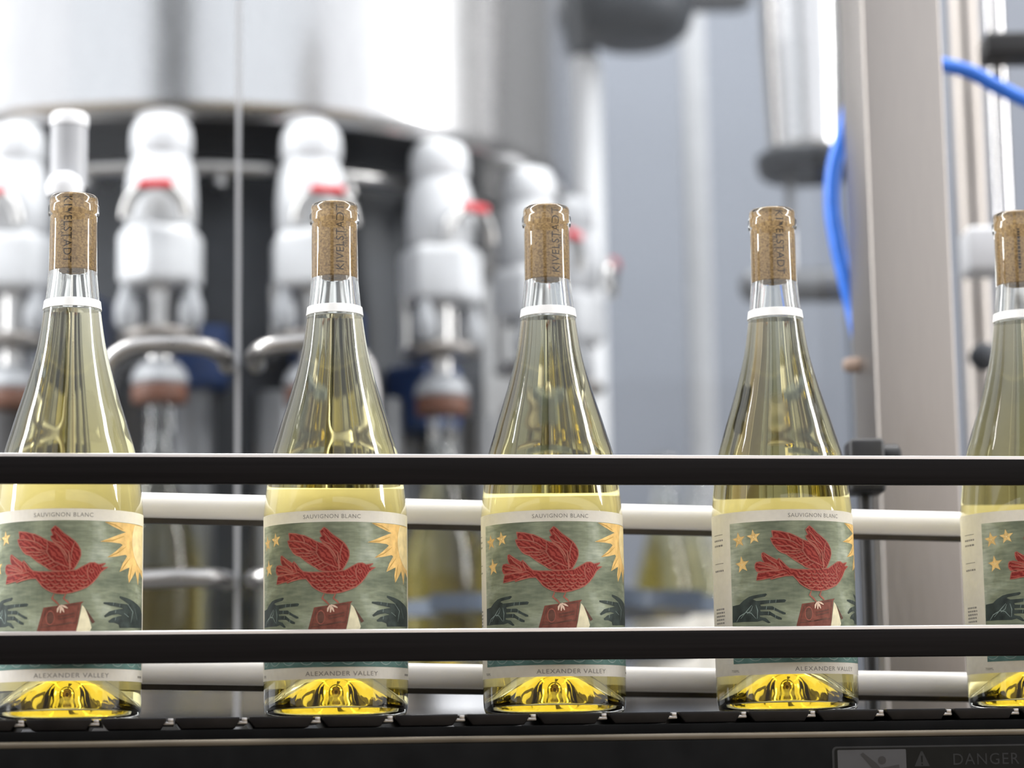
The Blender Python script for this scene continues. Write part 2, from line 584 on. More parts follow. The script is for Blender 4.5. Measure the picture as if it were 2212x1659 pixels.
WINGL = [(-20.5,101.1),(-15.9,100.6),(-12.0,99.6),(-10.4,99.3),(-6.4,97.4),(-2.9,95.5),(0.6,94.4),(3.6,92.6),(6.2,89.5),(7.5,86.9),(8.8,84.2),(9.6,81.2),(8.7,79.4),(5.6,78.8),(0.8,79.3),(-1.8,80.0),(-4.0,81.6),(-6.2,82.9),(-8.4,84.3),(-10.6,85.9),(-12.8,87.7),(-15.6,88.7),(-17.5,90.2),(-18.5,91.5),(-20.2,93.8),(-21.1,96.1),(-21.3,96.9),(-19.8,97.3)]
WINGR = [(1.0,103.6),(2.9,102.2),(5.5,99.6),(8.6,97.4),(11.5,95.2),(13.0,93.5),(14.6,90.4),(14.8,87.8),(14.0,85.2),(12.4,82.1),(10.9,79.9),(9.1,79.4),(8.8,83.4),(7.5,87.3),(5.8,90.4),(3.2,93.0),(0.6,94.8),(-0.9,96.6),(-1.3,97.9),(0.0,98.5),(-1.2,101.4),(-0.1,102.5)]
STROKES = [[(-20.9,96.7),(-16.4,96.7),(-12.2,95.8),(-8.6,94.6),(-3.8,91.4)],[(-19.9,93.1),(-15.1,92.2),(-10.9,92.3),(-7.4,90.6),(-3.4,90.1)],[(-17.0,89.5),(-12.3,89.7),(-8.3,89.3),(-3.9,89.4)],[(-13.3,88.2),(-8.3,87.6),(-3.4,88.8)],[(-10.1,85.5),(-6.1,85.8),(-2.1,87.0)],[(-7.5,83.8),(-3.9,84.6),(-0.9,85.6)],[(-4.9,82.0),(-1.3,83.2),(0.9,84.3)],[(-1.8,80.2),(1.3,81.7),(3.0,82.5)],[(-11.7,99.5),(-10.4,96.4),(-10.0,94.2)],[(-3.3,95.3),(-2.9,92.2),(-3.4,89.6),(-1.3,86.1),(1.3,83.9),(5.6,82.1),(8.7,80.8)],[(0.6,93.9),(4.0,91.3),(6.2,87.7),(7.4,84.2)],[(-0.4,97.0),(1.5,95.2),(4.1,94.3),(6.3,92.1)],[(0.3,100.9),(2.9,98.3),(5.4,95.2),(8.5,93.0)],[(11.5,94.8),(10.3,91.3),(9.7,87.7),(10.1,85.1)],[(6.2,91.2),(8.4,89.5),(8.8,86.0),(9.7,83.4)],[(-30.2,78.4),(-24.8,78.2),(-18.2,78.4),(-13.4,79.0)],[(-25.7,88.2),(-22.6,84.7),(-18.6,81.9),(-17.2,79.2)],[(-28.7,82.9),(-22.7,81.2),(-17.7,79.2)],[(-29.3,80.7),(-22.7,79.9),(-17.7,78.8)],[(-22.0,74.4),(-17.3,76.1),(-12.6,77.2)],[(-17.1,84.9),(-16.2,81.8),(-14.8,79.1)],[(-25.0,83.1),(-21.6,81.6),(-17.2,79.2)],[(19.7,83.3),(18.4,79.5),(18.8,76.1),(20.3,73.5)],[(-6.1,77.1),(-5.1,76.4),(-4.3,76.2),(-3.6,76.4),(-2.6,77.0)],[(-2.2,77.0),(-1.2,76.4),(-0.5,76.2),(0.3,76.3),(1.3,76.9)],[(1.7,76.9),(2.6,76.3),(3.4,76.1),(4.1,76.3),(5.1,76.9)],[(5.5,76.9),(6.5,76.3),(7.3,76.1),(8.0,76.3),(9.0,76.9)],[(9.4,76.9),(10.4,76.3),(11.2,76.1),(12.0,76.3),(13.0,76.9)],[(13.5,76.9),(14.5,76.3),(15.3,76.1),(16.1,76.3),(17.2,77.0)],[(-7.0,74.9),(-5.9,74.3),(-5.0,74.1),(-4.2,74.2),(-3.1,74.8)],[(-2.7,74.8),(-1.6,74.2),(-0.7,74.0),(0.1,74.2),(1.2,74.8)],[(1.6,74.8),(2.7,74.1),(3.6,73.9),(4.4,74.1),(5.5,74.7)],[(5.9,74.7),(7.0,74.1),(7.9,73.9),(8.8,74.1),(9.9,74.7)],[(10.3,74.7),(11.4,74.1),(12.3,73.9),(13.2,74.1),(14.4,74.7)],[(14.8,74.7),(16.0,74.1),(16.9,74.0),(17.9,74.2),(19.1,74.8)],[(-5.7,72.7),(-4.4,72.1),(-3.5,71.9),(-2.5,72.0),(-1.2,72.6)],[(-0.8,72.6),(0.5,72.0),(1.4,71.8),(2.4,71.9),(3.6,72.6)],[(4.1,72.6),(5.3,71.9),(6.3,71.7),(7.3,71.9),(8.6,72.5)],[(9.1,72.5),(10.3,71.9),(11.3,71.7),(12.4,71.9),(13.7,72.6)],[(14.2,72.6),(15.5,71.9),(16.5,71.8),(17.6,72.0),(19.0,72.6)],[(-3.5,70.9),(-2.1,70.3),(-1.1,70.1),(-0.0,70.2),(1.3,70.8)],[(1.9,70.8),(3.2,70.2),(4.3,70.0),(5.3,70.2),(6.7,70.8)],[(7.2,70.8),(8.6,70.2),(9.7,70.0),(10.8,70.2),(12.2,70.8)],[(12.8,70.8),(14.2,70.2),(15.3,70.0),(16.5,70.2),(17.9,70.9)],[(-1.3,69.4),(0.1,68.7),(1.2,68.5),(2.3,68.7),(3.7,69.3)],[(4.2,69.3),(5.6,68.7),(6.7,68.5),(7.8,68.6),(9.3,69.3)],[(9.8,69.3),(11.2,68.6),(12.4,68.5),(13.6,68.7),(15.0,69.3)]]
LEGS = [[(1.0,67.0),(-0.1,64.3),(2.2,62.3),(3.9,60.5)],[(7.3,67.0),(6.0,64.2),(7.9,62.7),(9.0,61.6)]]
FEET = [[(4.1,60.5),(3.1,58.6),(2.8,56.8)],[(4.3,60.5),(4.6,58.6),(4.4,56.4)],[(4.4,60.5),(5.6,58.6),(6.3,56.8)],[(4.6,60.7),(6.6,59.9),(8.3,59.0)]]
BOOK = [(-4.8,59.4),(3.5,60.5),(16.6,62.7),(15.4,61.2),(13.6,50.3),(12.5,45.5),(-9.0,44.1),(-8.1,48.0),(-6.7,52.7)]
PAGE = [(15.9,60.7),(17.5,59.0),(19.4,54.7),(21.2,48.6),(19.6,45.1),(12.6,45.5),(13.8,50.3)]
BACKC = [(17.5,59.5),(19.6,56.4),(23.1,51.7),(21.5,50.8),(19.4,54.7)]
BOOKLINES = [[(-3.5,58.5),(3.5,59.7),(14.2,61.2),(12.7,51.2),(-6.3,48.8),(-3.5,58.5)],[(3.4,54.7),(6.9,55.3),(11.9,56.4)],[(3.4,52.9),(6.9,53.6),(11.8,54.6)],[(-4.5,50.5),(0.7,49.5),(10.4,51.6)]]
PORT = [(1.3,53.8),(1.0,52.2),(0.4,51.0),(-0.5,50.3),(-1.5,50.3),(-2.4,51.0),(-3.0,52.3),(-3.2,53.9),(-3.0,55.5),(-2.3,56.8),(-1.4,57.5),(-0.4,57.5),(0.5,56.7),(1.1,55.4)]
SUN = [(28.0,106.2),(33.4,103.9),(39.8,101.9),(42.7,101.4),(36.0,99.2),(25.5,95.3),(33.1,95.2),(38.7,94.9),(40.3,94.1),(35.7,90.7),(29.8,86.9),(35.6,87.6),(42.7,89.0),(44.0,88.2),(40.7,84.4),(38.2,79.4),(45.2,82.0),(46.2,82.1),(45.0,77.6),(45.8,73.6),(50.9,78.0)]
SUNLINES = [[(29.1,106.0),(34.8,104.8),(40.6,102.6)],[(26.6,95.5),(33.2,96.3),(41.3,99.1)],[(30.4,87.2),(36.3,89.5),(42.9,93.4)],[(39.0,80.1),(42.4,83.6),(46.5,87.4)],[(45.8,74.1),(47.2,78.6),(48.7,84.0)]]
STARS = [(-41.1,96.8),(-31.3,98.0),(-39.2,82.6)]
HANDL = [(-47.2,59.6),(-41.9,60.2),(-39.3,62.1),(-35.4,64.2),(-32.8,64.8),(-25.0,65.7),(-24.3,65.1),(-25.5,64.0),(-31.9,63.1),(-32.9,62.6),(-30.7,61.7),(-23.3,61.9),(-14.6,62.1),(-13.6,61.6),(-14.4,60.4),(-23.3,60.1),(-28.5,59.5),(-28.1,58.6),(-21.5,58.4),(-17.5,56.0),(-14.1,54.5),(-14.2,53.6),(-15.7,53.7),(-20.7,56.2),(-24.4,56.6),(-28.6,56.6),(-28.4,55.6),(-23.0,55.5),(-19.4,53.1),(-16.3,51.6),(-16.5,50.6),(-18.3,50.8),(-22.6,53.2),(-26.3,53.5),(-29.0,53.5),(-28.8,52.6),(-25.4,51.9),(-22.7,49.1),(-24.1,48.9),(-27.4,50.6),(-30.3,50.0),(-38.6,50.2),(-47.6,50.2)]
HANDLINES = [[(-44.4,50.5),(-41.9,53.5),(-37.3,55.6),(-34.2,55.0),(-31.2,51.7)],[(-41.3,52.1),(-36.7,56.5),(-33.5,59.5)],[(-33.0,59.0),(-34.1,56.4),(-36.8,54.7)],[(-31.0,59.4),(-30.1,56.2),(-30.5,51.6)]]
HANDR = [(38.5,66.2),(44.4,65.4),(50.0,64.1),(54.6,60.9),(56.3,56.1),(55.1,50.2),(38.6,48.9),(37.9,50.8),(34.4,51.6),(31.5,51.5),(30.9,52.3),(33.8,54.2),(38.0,55.2),(40.4,55.7),(37.3,56.3),(33.2,55.7),(28.9,54.2),(28.3,55.1),(31.4,57.6),(35.3,58.6),(41.4,59.5),(37.5,60.2),(32.1,60.7),(27.9,61.6),(28.0,62.5),(32.1,62.6),(38.3,62.2),(46.3,61.9),(42.4,63.5),(38.4,65.1)]
# ------------------------------------------------------------------ setting
FLOOR = -0.95
tag(box_obj('floor', (-4.5, -4.2, FLOOR - 0.1), (4.5, 4.3, FLOOR), M['concrete']), 'grey concrete floor of the bottling hall', 'floor', kind='structure')
tag(box_obj('wall_back', (-4.5, 3.6, FLOOR), (4.5, 3.75, 2.2), M['hallwall']), 'grey painted wall at the far end of the hall', 'wall', kind='structure')
tag(box_obj('wall_front_added', (-4.5, -2.3, FLOOR), (4.5, -2.2, 0.70), M['partition']), 'added beige half-height partition behind the camera, blocking and warming the front light', 'wall', kind='structure')  # unseen, added to hold back low front light and bounce warm light

tag(box_obj('wall_right_added', (2.6, 0.95, FLOOR), (2.7, 3.6, 2.4), M['hallwall']), 'added grey wall out of view that darkens the right of the drum', 'wall', kind='structure')  # unseen wall section, added to darken the drum's right-hand reflection
tag(box_obj('added_column_1', (-0.66, -2.19, FLOOR), (-0.12, -1.85, 3.2), M['darkwall'], bevel=0.01), 'added dark column behind the camera that reflects as a band in the drum', 'column', kind='structure')  # unseen column, added for the dark vertical band reflected in the drum

# ------------------------------------------------------------------ wine bottle
OUT = [(0, 24.0), (4, 23.9), (9, 22.6), (15, 19.0), (21, 13.8), (27, 8.0), (32, 3.4), (35, 1.0), (37, 0.0), (38.6, 0.3), (39.8, 1.8), (40.5, 4.5), (40.8, 8.5),
       (40.8, 60), (40.8, 112), (40.6, 117), (40.1, 122), (39.3, 129.5), (37.9, 140), (35.9, 150.3), (33.0, 160.1), (30.1, 169.9), (27.0, 179.7), (24.0, 189.6),
       (21.3, 199.5), (19.0, 209.4), (17.35, 219.3), (16.0, 229.2), (14.9, 238), (14.1, 246), (13.6, 253), (13.4, 264), (13.25, 279), (13.25, 283.6), (13.5, 284.1), (14.2, 284.5), (14.4, 285.6),
       (14.4, 289.4), (14.15, 290.4), (13.75, 290.9), (13.7, 293.4), (13.3, 295.0), (12.4, 295.9), (11.2, 296.1), (9.6, 295.9), (8.85, 295.2), (8.7, 294.0)]
def inner_r(z):
    """Inner wall radius (mm) at height z, about 3.4 mm inside the outer wall and narrowing to the bore."""
    pts = [p for p in OUT if p[1] >= 8.5 or p[0] > 40]
    for (r0, z0), (r1, z1) in zip(pts, pts[1:]):
        if z0 <= z <= z1 and z1 > z0:
            r = r0 + (r1 - r0) * (z - z0) / (z1 - z0)
            return max(8.7, r - 3.3 - max(0.0, (z - 225) * 0.04))
    return 8.7
FILL_MM = FILL * 1000
INW = [(0, 27.2), (4, 27.0), (9, 25.7), (15, 22.2), (21, 17.0), (27, 11.3), (31.5, 7.2), (34.6, 5.0), (36.6, 4.9), (37.4, 6.6), (37.6, 10.5)]
INW += [(inner_r(z), z) for z in (60, 112, 117, 122, 129.5, 140, 150.3, 160.1, 169.9, 179.7, 189.6, 199.5, 209.4, 219.3, 226, FILL_MM)]
DRY = [(inner_r(z), z) for z in (FILL_MM, 234, 238, 242, 246, 249, 252.2)]

def mm(prof):
    return [(r * MM, z * MM) for r, z in prof]

def resample(prof, n=3):
    """Round the profile between its points where it curves."""
    P = smooth_path([(r, z, 0) for r, z in prof], n)
    return [(max(0.0, p.x), p.y) for p in P]

OUTS = OUT[:13] + OUT[13:15]
shoulder = resample(OUT[14:32], 3)
OUT_FINE = mm(OUT[:14] + shoulder[:-1] + OUT[31:])
PUNT_FINE = resample(OUT[:12], 3)
PUNT_FINE = [(max(0.0, r), z) for r, z in PUNT_FINE]
OUT_FINE = mm(PUNT_FINE[:-1] + OUT[11:14] + shoulder + OUT[32:])
inw_low = resample(INW[:11], 3)
inw_high = resample(INW[12:], 3)
INW_FINE = mm(inw_low + [INW[11]] + inw_high)

SEG = 128
def build_glass(parent):
    bm = bmesh.new()
    # outer wall: profile from the punt centre outwards, then up
    add_lathe(bm, OUT_FINE, SEG)
    # dry inner wall between wine and cork, facing the bore
    add_lathe(bm, mm(DRY), SEG, flip=True)
    return mesh_obj('glass_body', bm, M['glass'], parent, True)

def build_wine(parent):
    bm = bmesh.new()
    r0 = INW_FINE[-1][0]
    prof = INW_FINE + [(r0 * 0.97, FILL), (r0 * 0.5, FILL), (0, FILL)]
    add_lathe(bm, prof, SEG)
    return mesh_obj('wine', bm, M['wine'], parent, 60)

def outer_r(z):
    for (r0, z0), (r1, z1) in zip(OUT_FINE[20:], OUT_FINE[21:]):
        if z0 <= z <= z1 and z1 > z0:
            return r0 + (r1 - r0) * (z - z0) / (z1 - z0)
    return RB

def build_back_label(parent, ztop):
    bm = bmesh.new()
    zs = [18.0 + (112 - 18.0) * k / 4 for k in range(5)] + [114, 117, 120, 123, 126, 129, 132, 135]
    zs = [z for z in zs if z < ztop - 0.5] + [ztop]
    n = 44
    ring = []
    for z in zs:
        r = outer_r(z * MM) + 0.00012
        ring.append([bm.verts.new((r * sin(pi + (k / n - 0.5) * 1.75), -r * cos(pi + (k / n - 0.5) * 1.75), z * MM)) for k in range(n + 1)])
    for A, B in zip(ring, ring[1:]):
        for k in range(n):
            bm.faces.new((A[k], A[k + 1], B[k + 1], B[k]))
    return mesh_obj('back_label', bm, M['back_paper'], parent, True)

def rect(u0, u1, z0, z1):
    return [(u0, z0), (u1, z0), (u1, z1), (u0, z1)]

AL, AR, AB, AT = -47.8, 64.0, 26.7, 106.6          # picture field on the label
def clip_right(pts):
    return [(min(u, AR), z) for u, z in pts]

def build_front_label(parent):
    R0 = RB + 0.00012
    lab = wrapped('front_label', [(lambda b: poly2d(b, rect(-88, 84, 20.2, 113.0)), R0)], [M['paper']], parent, 3.0)
    d = 0.00006
    wrapped('picture_field', [(lambda b: poly2d(b, rect(AL, AR, AB, AT)), R0 + d)], [M['art']], lab, 3.0)
    def bird(b):
        poly2d(b, WINGR); poly2d(b, WINGL)
    def bird_body(b):
        poly2d(b, BODY)
    def bird_lines(b):
        for s in STROKES: stroke2d(b, s, 0.72, 0)
        for p in (BODY, WINGL, WINGR): stroke2d(b, p + [p[0]], 0.6, 0, False)
        stroke2d(b, [(20.9 + 1.1 * cos(t * pi / 4), 79.2 + 1.1 * sin(t * pi / 4)) for t in range(9)], 0.4, 0, False)
    def bird_legs(b):
        for s in LEGS: stroke2d(b, s, 1.0, 0)
    def bird_feet(b):
        for s in FEET: stroke2d(b, s, 1.1, 1)
    bl = wrapped('printed_bird', [(bird, R0 + 3 * d), (bird_body, R0 + 4 * d)], [M['red']], lab)
    wrapped('printed_feather_lines', [(bird_lines, R0 + 5 * d), (bird_legs, R0 + 5 * d), (bird_feet, R0 + 6 * d)], [M['pink'], M['foot']], lab)
    def book(b):
        poly2d(b, BOOK, 0); poly2d(b, PAGE, 1)
    def book2(b):
        poly2d(b, BACKC, 2)
        for s in BOOKLINES: stroke2d(b, s, 0.55, 2, False)
        poly2d(b, PORT, 2)
        stroke2d(b, PORT + [PORT[0]], 0.5, 3, False)
    wrapped('printed_book', [(book, R0 + 2 * d), (book2, R0 + 3 * d)], [M['brown'], M['cream'], M['bookline'], M['pink']], lab)
    sun_pts = SUN[:-1] + [(52.5, 80.5), (56.0, 73.0), (58.0, 80.5), (63.9, 77.5), (AR, 79.0), (AR, 106.4), (45.0, 106.4), (36.0, 106.4)]
    def sun(b): poly2d(b, sun_pts, 0)
    def sun2(b):
        for s in SUNLINES: stroke2d(b, s, 0.7, 2)
        n = 20
        poly2d(b, [(AR, 105.8)] + [(AR + 15.5 * cos(t), 97 + 15.5 * sin(t)) for t in [radians(145 + 125 * k / n) for k in range(n + 1)] if AR + 15.5 * cos(t) <= AR + 1e-6], 1)
    wrapped('printed_sun', [(sun, R0 + 2 * d), (sun2, R0 + 3 * d)], [M['gold'], M['goldlight'], M['golddark']], lab)
    for (u, z), rs in zip(STARS, (4.7, 4.4, 5.0)):
        def star(b, u=u, z=z, rs=rs):
            poly2d(b, [(u + (rs if k % 2 == 0 else rs * 0.42) * cos(pi / 2 + pi * k / 5 + 0.12), z + (rs if k % 2 == 0 else rs * 0.42) * sin(pi / 2 + pi * k / 5 + 0.12)) for k in range(10)], 0)
        def star2(b, u=u, z=z, rs=rs):
            for k in range(5):
                t = pi / 2 + 2 * pi * k / 5 + 0.12
                stroke2d(b, [(u, z), (u + rs * 0.75 * cos(t), z + rs * 0.75 * sin(t))], 0.5, 1)
        wrapped('printed_star', [(star, R0 + 2 * d), (star2, R0 + 3 * d)], [M['gold'], M['goldlight']], lab)
    def hl(b): poly2d(b, HANDL, 0)
    def hl2(b):
        for s in HANDLINES: stroke2d(b, s, 0.4, 1)
        for u, z in ((-23, 61), (-19.5, 61.2), (-25, 57.6), (-20.5, 57), (-24, 54.6), (-20, 52.5)):
            stroke2d(b, [(u, z - 0.9), (u + 0.3, z + 0.9)], 0.45, 1)
    wrapped('printed_hand', [(hl, R0 + 2 * d), (hl2, R0 + 3 * d)], [M['hand'], M['handline']], lab)
    def hr(b): poly2d(b, HANDR[:3] + [(60, 61), (AR, 58), (AR, 50)] + HANDR[6:], 0)
    def hr2(b):
        for s in ([(45, 62), (50, 58), (48, 52)], [(52, 60), (55, 54)], [(42, 57), (46, 55)]): stroke2d(b, s, 0.4, 1)
        for u, z in ((34, 62), (38.5, 61.4), (35.5, 57.8), (35.5, 53.8)):
            stroke2d(b, [(u, z - 0.9), (u + 0.3, z + 0.9)], 0.45, 1)
    wrapped('printed_hand', [(hr, R0 + 2 * d), (hr2, R0 + 3 * d)], [M['hand'], M['handline']], lab)
    def sea(b): poly2d(b, [(AL, AB)] + [(AR, AB)] + [(AR - (AR - AL) * k / 28, 41 + (1.2 if k % 2 else -0.6)) for k in range(29)], 0)
    def sea2(b):
        for k in range(10):
            u = AL + 4 + k * 11.6
            for rr in (3.2, 5.2):
                stroke2d(b, [(max(AL + 0.3, min(AR - 0.3, u + rr * cos(t))), 33.2 + rr * sin(t)) for t in [pi + pi * j / 8 for j in range(9)]], 0.42, 1, False)
        for k in range(9):
            u = AL + 9 + k * 11.6
            stroke2d(b, [(u - 4, 38), (u, 40), (u + 4, 38)], 0.42, 1)
    wrapped('printed_waves', [(sea, R0 + 1.5 * d), (sea2, R0 + 2.5 * d)], [M['teal'], M['handline']], lab)
    wrapped('lettering', [(lambda b: text2d(b, 'SAUVIGNON BLANC', 32.5, 5.2, 109.7, hscale=1.0), R0 + d)], [M['greyink']], lab)
    wrapped('lettering', [(lambda b: text2d(b, 'ALEXANDER VALLEY', 41.5, 10.9, 23.1, hscale=0.85), R0 + d)], [M['greyink']], lab)
    wrapped('lettering', [(lambda b: text2d(b, '750ML', 6.0, -46.5, 22.6), R0 + d)], [M['greyink']], lab)
    def small(b):
        rnd = random.Random(4)
        for z in (101, 97.5, 94.5, 84.5, 80, 58, 56, 54, 52, 50, 47.5, 45.5, 43.5, 41.5, 39):
            u = -66.0
            while u < -55.5:
                w = rnd.uniform(1.2, 2.4)
                poly2d(b, rect(u, min(u + w, -54.8), z, z + (0.35 if z in (101, 84.5) else 1.0)))
                u += w + (0.0 if z in (101, 84.5) else 0.55)
        for k in range(4):
            poly2d(b, rect(57.0 + k * 1.9, 58.4 + k * 1.9, 22.2, 23.4))
    wrapped('fine_print', [(small, R0 + d)], [M['greyink']], lab)['kind'] = 'stuff'
    return lab

def build_cork(parent, text, ang, up):
    bm = bmesh.new()
    rc = 0.00872
    add_lathe(bm, [(0, 0.2522), (rc - 0.0006, 0.2522), (rc, 0.2528), (rc, 0.2944), (rc - 0.0004, 0.2949), (0, 0.2950)], 48)
    ck = mesh_obj('cork', bm, M['cork'], parent, 40)
    def build(b):
        if text:
            text2d(b, 'KIVELSTADT', 38.0, 0, 0, rot=pi / 2 if up else -pi / 2, hscale=0.95)
            text2d(b, 'CELLARS', 11.0, 3.0 if up else -3.0, 0, rot=pi / 2 if up else -pi / 2)
        else:
            rnd = random.Random(9)
            z = -14.0
            while z < 12:
                h = rnd.uniform(1.0, 2.2)
                poly2d(b, rect(-0.7, 0.7, z, z + h))
                z += h + 0.5
    b = bmesh.new()
    build(b)
    bisect_u(b, 0.8)
    rt = rc + 0.00006
    for v in b.verts:
        t = v.co.x / 8.72 + ang
        v.co = Vector((rt * sin(t), -rt * cos(t), 0.2745 + v.co.y * MM))
    mesh_obj('brand_lettering', b, M['corkink'], ck)
    # small curl mark burnt into the lower end of the cork
    b = bmesh.new()
    for s in ([(-3, -2), (-1, 2.5), (1.5, 1), (0, -0.5), (3.5, -3)], [(-3.5, 2.5), (-2.6, -2.5)], [(1.5, 3), (3.5, 1), (2.2, -1)]):
        stroke2d(b, [tuple(p[:2]) for p in smooth_path([(x, y, 0) for x, y in s], 5)], 0.5)
    for v in b.verts:
        v.co = Vector((v.co.x * MM, v.co.y * MM, 0.25215))
    mesh_obj('end_mark', b, M['corkink'], ck)
    return ck

def build_band(parent):
    z0, z1 = 0.2297, 0.2349
    return lathe_obj('neck_band', [(outer_r(z0) + 0.00005, z0), (outer_r(z0) + 0.0006, z0 + 0.0002), (outer_r(z1) + 0.00065, z1 - 0.0002), (outer_r(z1) + 0.00005, z1)], M['band'], parent, 96, 30)

# bottle on the belt: position, turn (degrees), back label top, cork print
BOT = [
    (-0.2482, -0.0457, -1.5, 133.0, True, -0.15, False, 'leftmost corked wine bottle, its label cut by the left picture edge'),
    (-0.1019, -0.0157, -6.0, 129.5, True, 0.40, True, 'second corked wine bottle from the left, red bird label, cork lettering reading upward'),
    (0.0217, 0.0, -0.9, 125.0, True, 0.52, True, 'middle corked wine bottle of the five, red bird label centred below its neck'),
    (0.1563, 0.0165, 14.2, 123.8, True, 0.34, False, 'fourth corked wine bottle, label turned to show three gold stars and a white margin'),
    (0.3056, 0.0362, 11.9, 121.0, False, -0.1, True, 'corked wine bottle cut off by the right picture edge beside the wide steel post'),
]
GROUP_FRONT = 'corked wine bottles on the conveyor'
proto = None
bottles = []
for i, (x, y, rz, zt, txt, ang, up, lab) in enumerate(BOT):
    root = thing('wine_bottle', lab, 'bottle', (x, y, 0.0), radians(rz), GROUP_FRONT)
    if i == 0:
        g = build_glass(root); w = build_wine(root); fl = build_front_label(root); nb = build_band(root)
        proto = (g, w, fl, nb)
    else:
        for p in proto: copy_tree(p, root)
    build_back_label(root, zt)
    build_cork(root, txt, ang - radians(rz) - (0 if i else 0), up)
    bottles.append(root)

# ------------------------------------------------------------------ conveyor
SL = 0.1436
CRZ = math.atan(SL)
COR = (0.0, -0.00558, 0.0)
conv = thing('conveyor', 'black slat-chain conveyor with steel edge strip carrying the corked bottles', 'conveyor', COR, CRZ)
X0, X1 = -0.46, 0.52
pitch = 0.0396
bm = bmesh.new()
# plate section in (x, z): chamfered lower ends
L2 = 0.0174
sec = [(-L2, 0.0), (L2, 0.0), (L2, -0.0016), (L2 - 0.0030, -0.0062), (-L2 + 0.0035, -0.0062), (-L2, -0.0020)]
A = [bm.verts.new((x, -0.0425, z)) for x, z in sec]
B = [bm.verts.new((x, 0.0425, z)) for x, z in sec]
for k in range(6):
    bm.faces.new((A[k], A[(k + 1) % 6], B[(k + 1) % 6], B[k]))
bm.faces.new(A[::-1]); bm.faces.new(B)
bmesh.ops.recalc_face_normals(bm, faces=bm.faces[:])
bmesh.ops.bevel(bm, geom=bm.edges[:], offset=0.0006, segments=2, profile=0.5, affect='EDGES')
plate0 = mesh_obj('chain_plate', bm, M['chain'], conv, 40)
bm = bmesh.new()
add_box(bm, (L2 - 0.0022, -0.0405, -0.0040), (L2 + 0.0042, 0.0405, -0.0022), 0.0006)
add_box(bm, (L2 + 0.0008, -0.0405, -0.0030), (L2 + 0.0040, 0.0405, -0.0004), 0.0006)
kn0 = mesh_obj('hinge_knuckle', bm, M['knuckle'], plate0, 40)
n = int((X1 - X0) / pitch)
for k in range(n):
    x = X0 + (k + 0.2) * pitch
    if k == 0:
        plate0.location.x = x
    else:
        c = copy_tree(plate0, conv)
        c.location.x = x
extrude_section('side_frame', round_rect(-0.0620, -0.0585, -0.150, -0.0158, 0.0008, 2), X0, X1, M['frame'], conv)
extrude_section('edge_strip', round_rect(-0.0618, -0.0500, -0.0160, -0.0122, 0.0016, 4), X0, X1, M['strip'], conv)
extrude_section('wear_rail', round_rect(-0.0440, -0.0300, -0.0155, -0.0066, 0.001, 2), X0, X1, M['frame'], conv)
extrude_section('side_frame', round_rect(0.0585, 0.0620, -0.150, -0.0158, 0.0008, 2), X0, X1, M['frame'], conv)
extrude_section('edge_strip', round_rect(0.0500, 0.0618, -0.0160, -0.0122, 0.0016, 4), X0, X1, M['strip'], conv)
extrude_section('bed', round_rect(-0.0586, 0.0586, -0.150, -0.100, 0.002, 2), X0, X1, M['frame'], conv)
for x in (-0.40, 0.46):
    for y in (-0.05, 0.05):
        box_obj('leg', (x - 0.015, y - 0.008, FLOOR), (x + 0.015, y + 0.008, -0.149), M['frame'], conv, 0.002)

# warning sticker on the side frame, in local conveyor coordinates
def loc_conv(p):
    v = Matrix.Rotation(-CRZ, 4, 'Z') @ (Vector(p) - Vector(COR))
    return v
def flat_front(name, build, mats, parent, yo, m=None):
    b = bmesh.new()
    build(b)
    for v in b.verts:
        v.co = Vector((v.co.x * MM, yo, v.co.y * MM))
    return mesh_obj(name, b, mats, parent)
YF = -0.0620
def rr2(x0, x1, z0, z1, r, n=4):
    return round_rect(x0, x1, z0, z1, r, n)
sx0, sz1 = 166.0, -20.6
stk = flat_front('warning_sticker', lambda b: poly2d(b, rr2(sx0, sx0 + 150, sz1 - 62, sz1, 2.6)), [M['stickerline']], conv, YF - 0.0001)
stk['label'] = 'black and grey danger sticker with a falling-person pictogram'
flat_front('dark_field', lambda b: poly2d(b, rr2(sx0 + 1.3, sx0 + 148.7, sz1 - 60.7, sz1 - 0.9, 2.0)), [M['stickerdark']], stk, YF - 0.00018)
flat_front('pictogram_field', lambda b: poly2d(b, rr2(sx0 + 3.0, sx0 + 42.0, sz1 - 58.0, sz1 - 1.9, 0.6)), [M['stickergrey']], stk, YF - 0.00026)
def fig(b):
    cx, cz = sx0 + 28.2, sz1 - 7.8
    poly2d(b, [(cx + 2.3 * cos(2 * pi * k / 16), cz + 2.3 * sin(2 * pi * k / 16)) for k in range(16)])
    poly2d(b, [(cx - 12.2, cz + 3.4), (cx - 10.8, cz + 4.4), (cx - 3.2, cz - 1.6), (cx - 1.0, cz - 4.2), (cx + 2.6, cz - 3.6), (cx + 9.6, cz - 2.4), (cx + 9.8, cz - 4.6), (cx + 3.4, cz - 6.8), (cx + 3.0, cz - 16), (cx + 8, cz - 30), (cx + 5, cz - 31), (cx - 0.5, cz - 18), (cx - 9, cz - 26), (cx - 11, cz - 24), (cx - 4.2, cz - 14), (cx - 4.6, cz - 5.6)])
    poly2d(b, [(cx - 13.5 + 2.0 * cos(2 * pi * k / 12), cz - 7.6 + 2.0 * sin(2 * pi * k / 12)) for k in range(12)])
flat_front('pictogram_figure', fig, [M['black']], stk, YF - 0.00034)
def tri(b):
    cx, cz = sx0 + 51.0, sz1 - 7.6
    poly2d(b, [(cx - 4.4, cz - 3.8), (cx + 4.4, cz - 3.8), (cx + 0.5, cz + 4.4), (cx - 0.5, cz + 4.4)])
flat_front('warning_triangle', tri, [M['stickerink']], stk, YF - 0.00026)
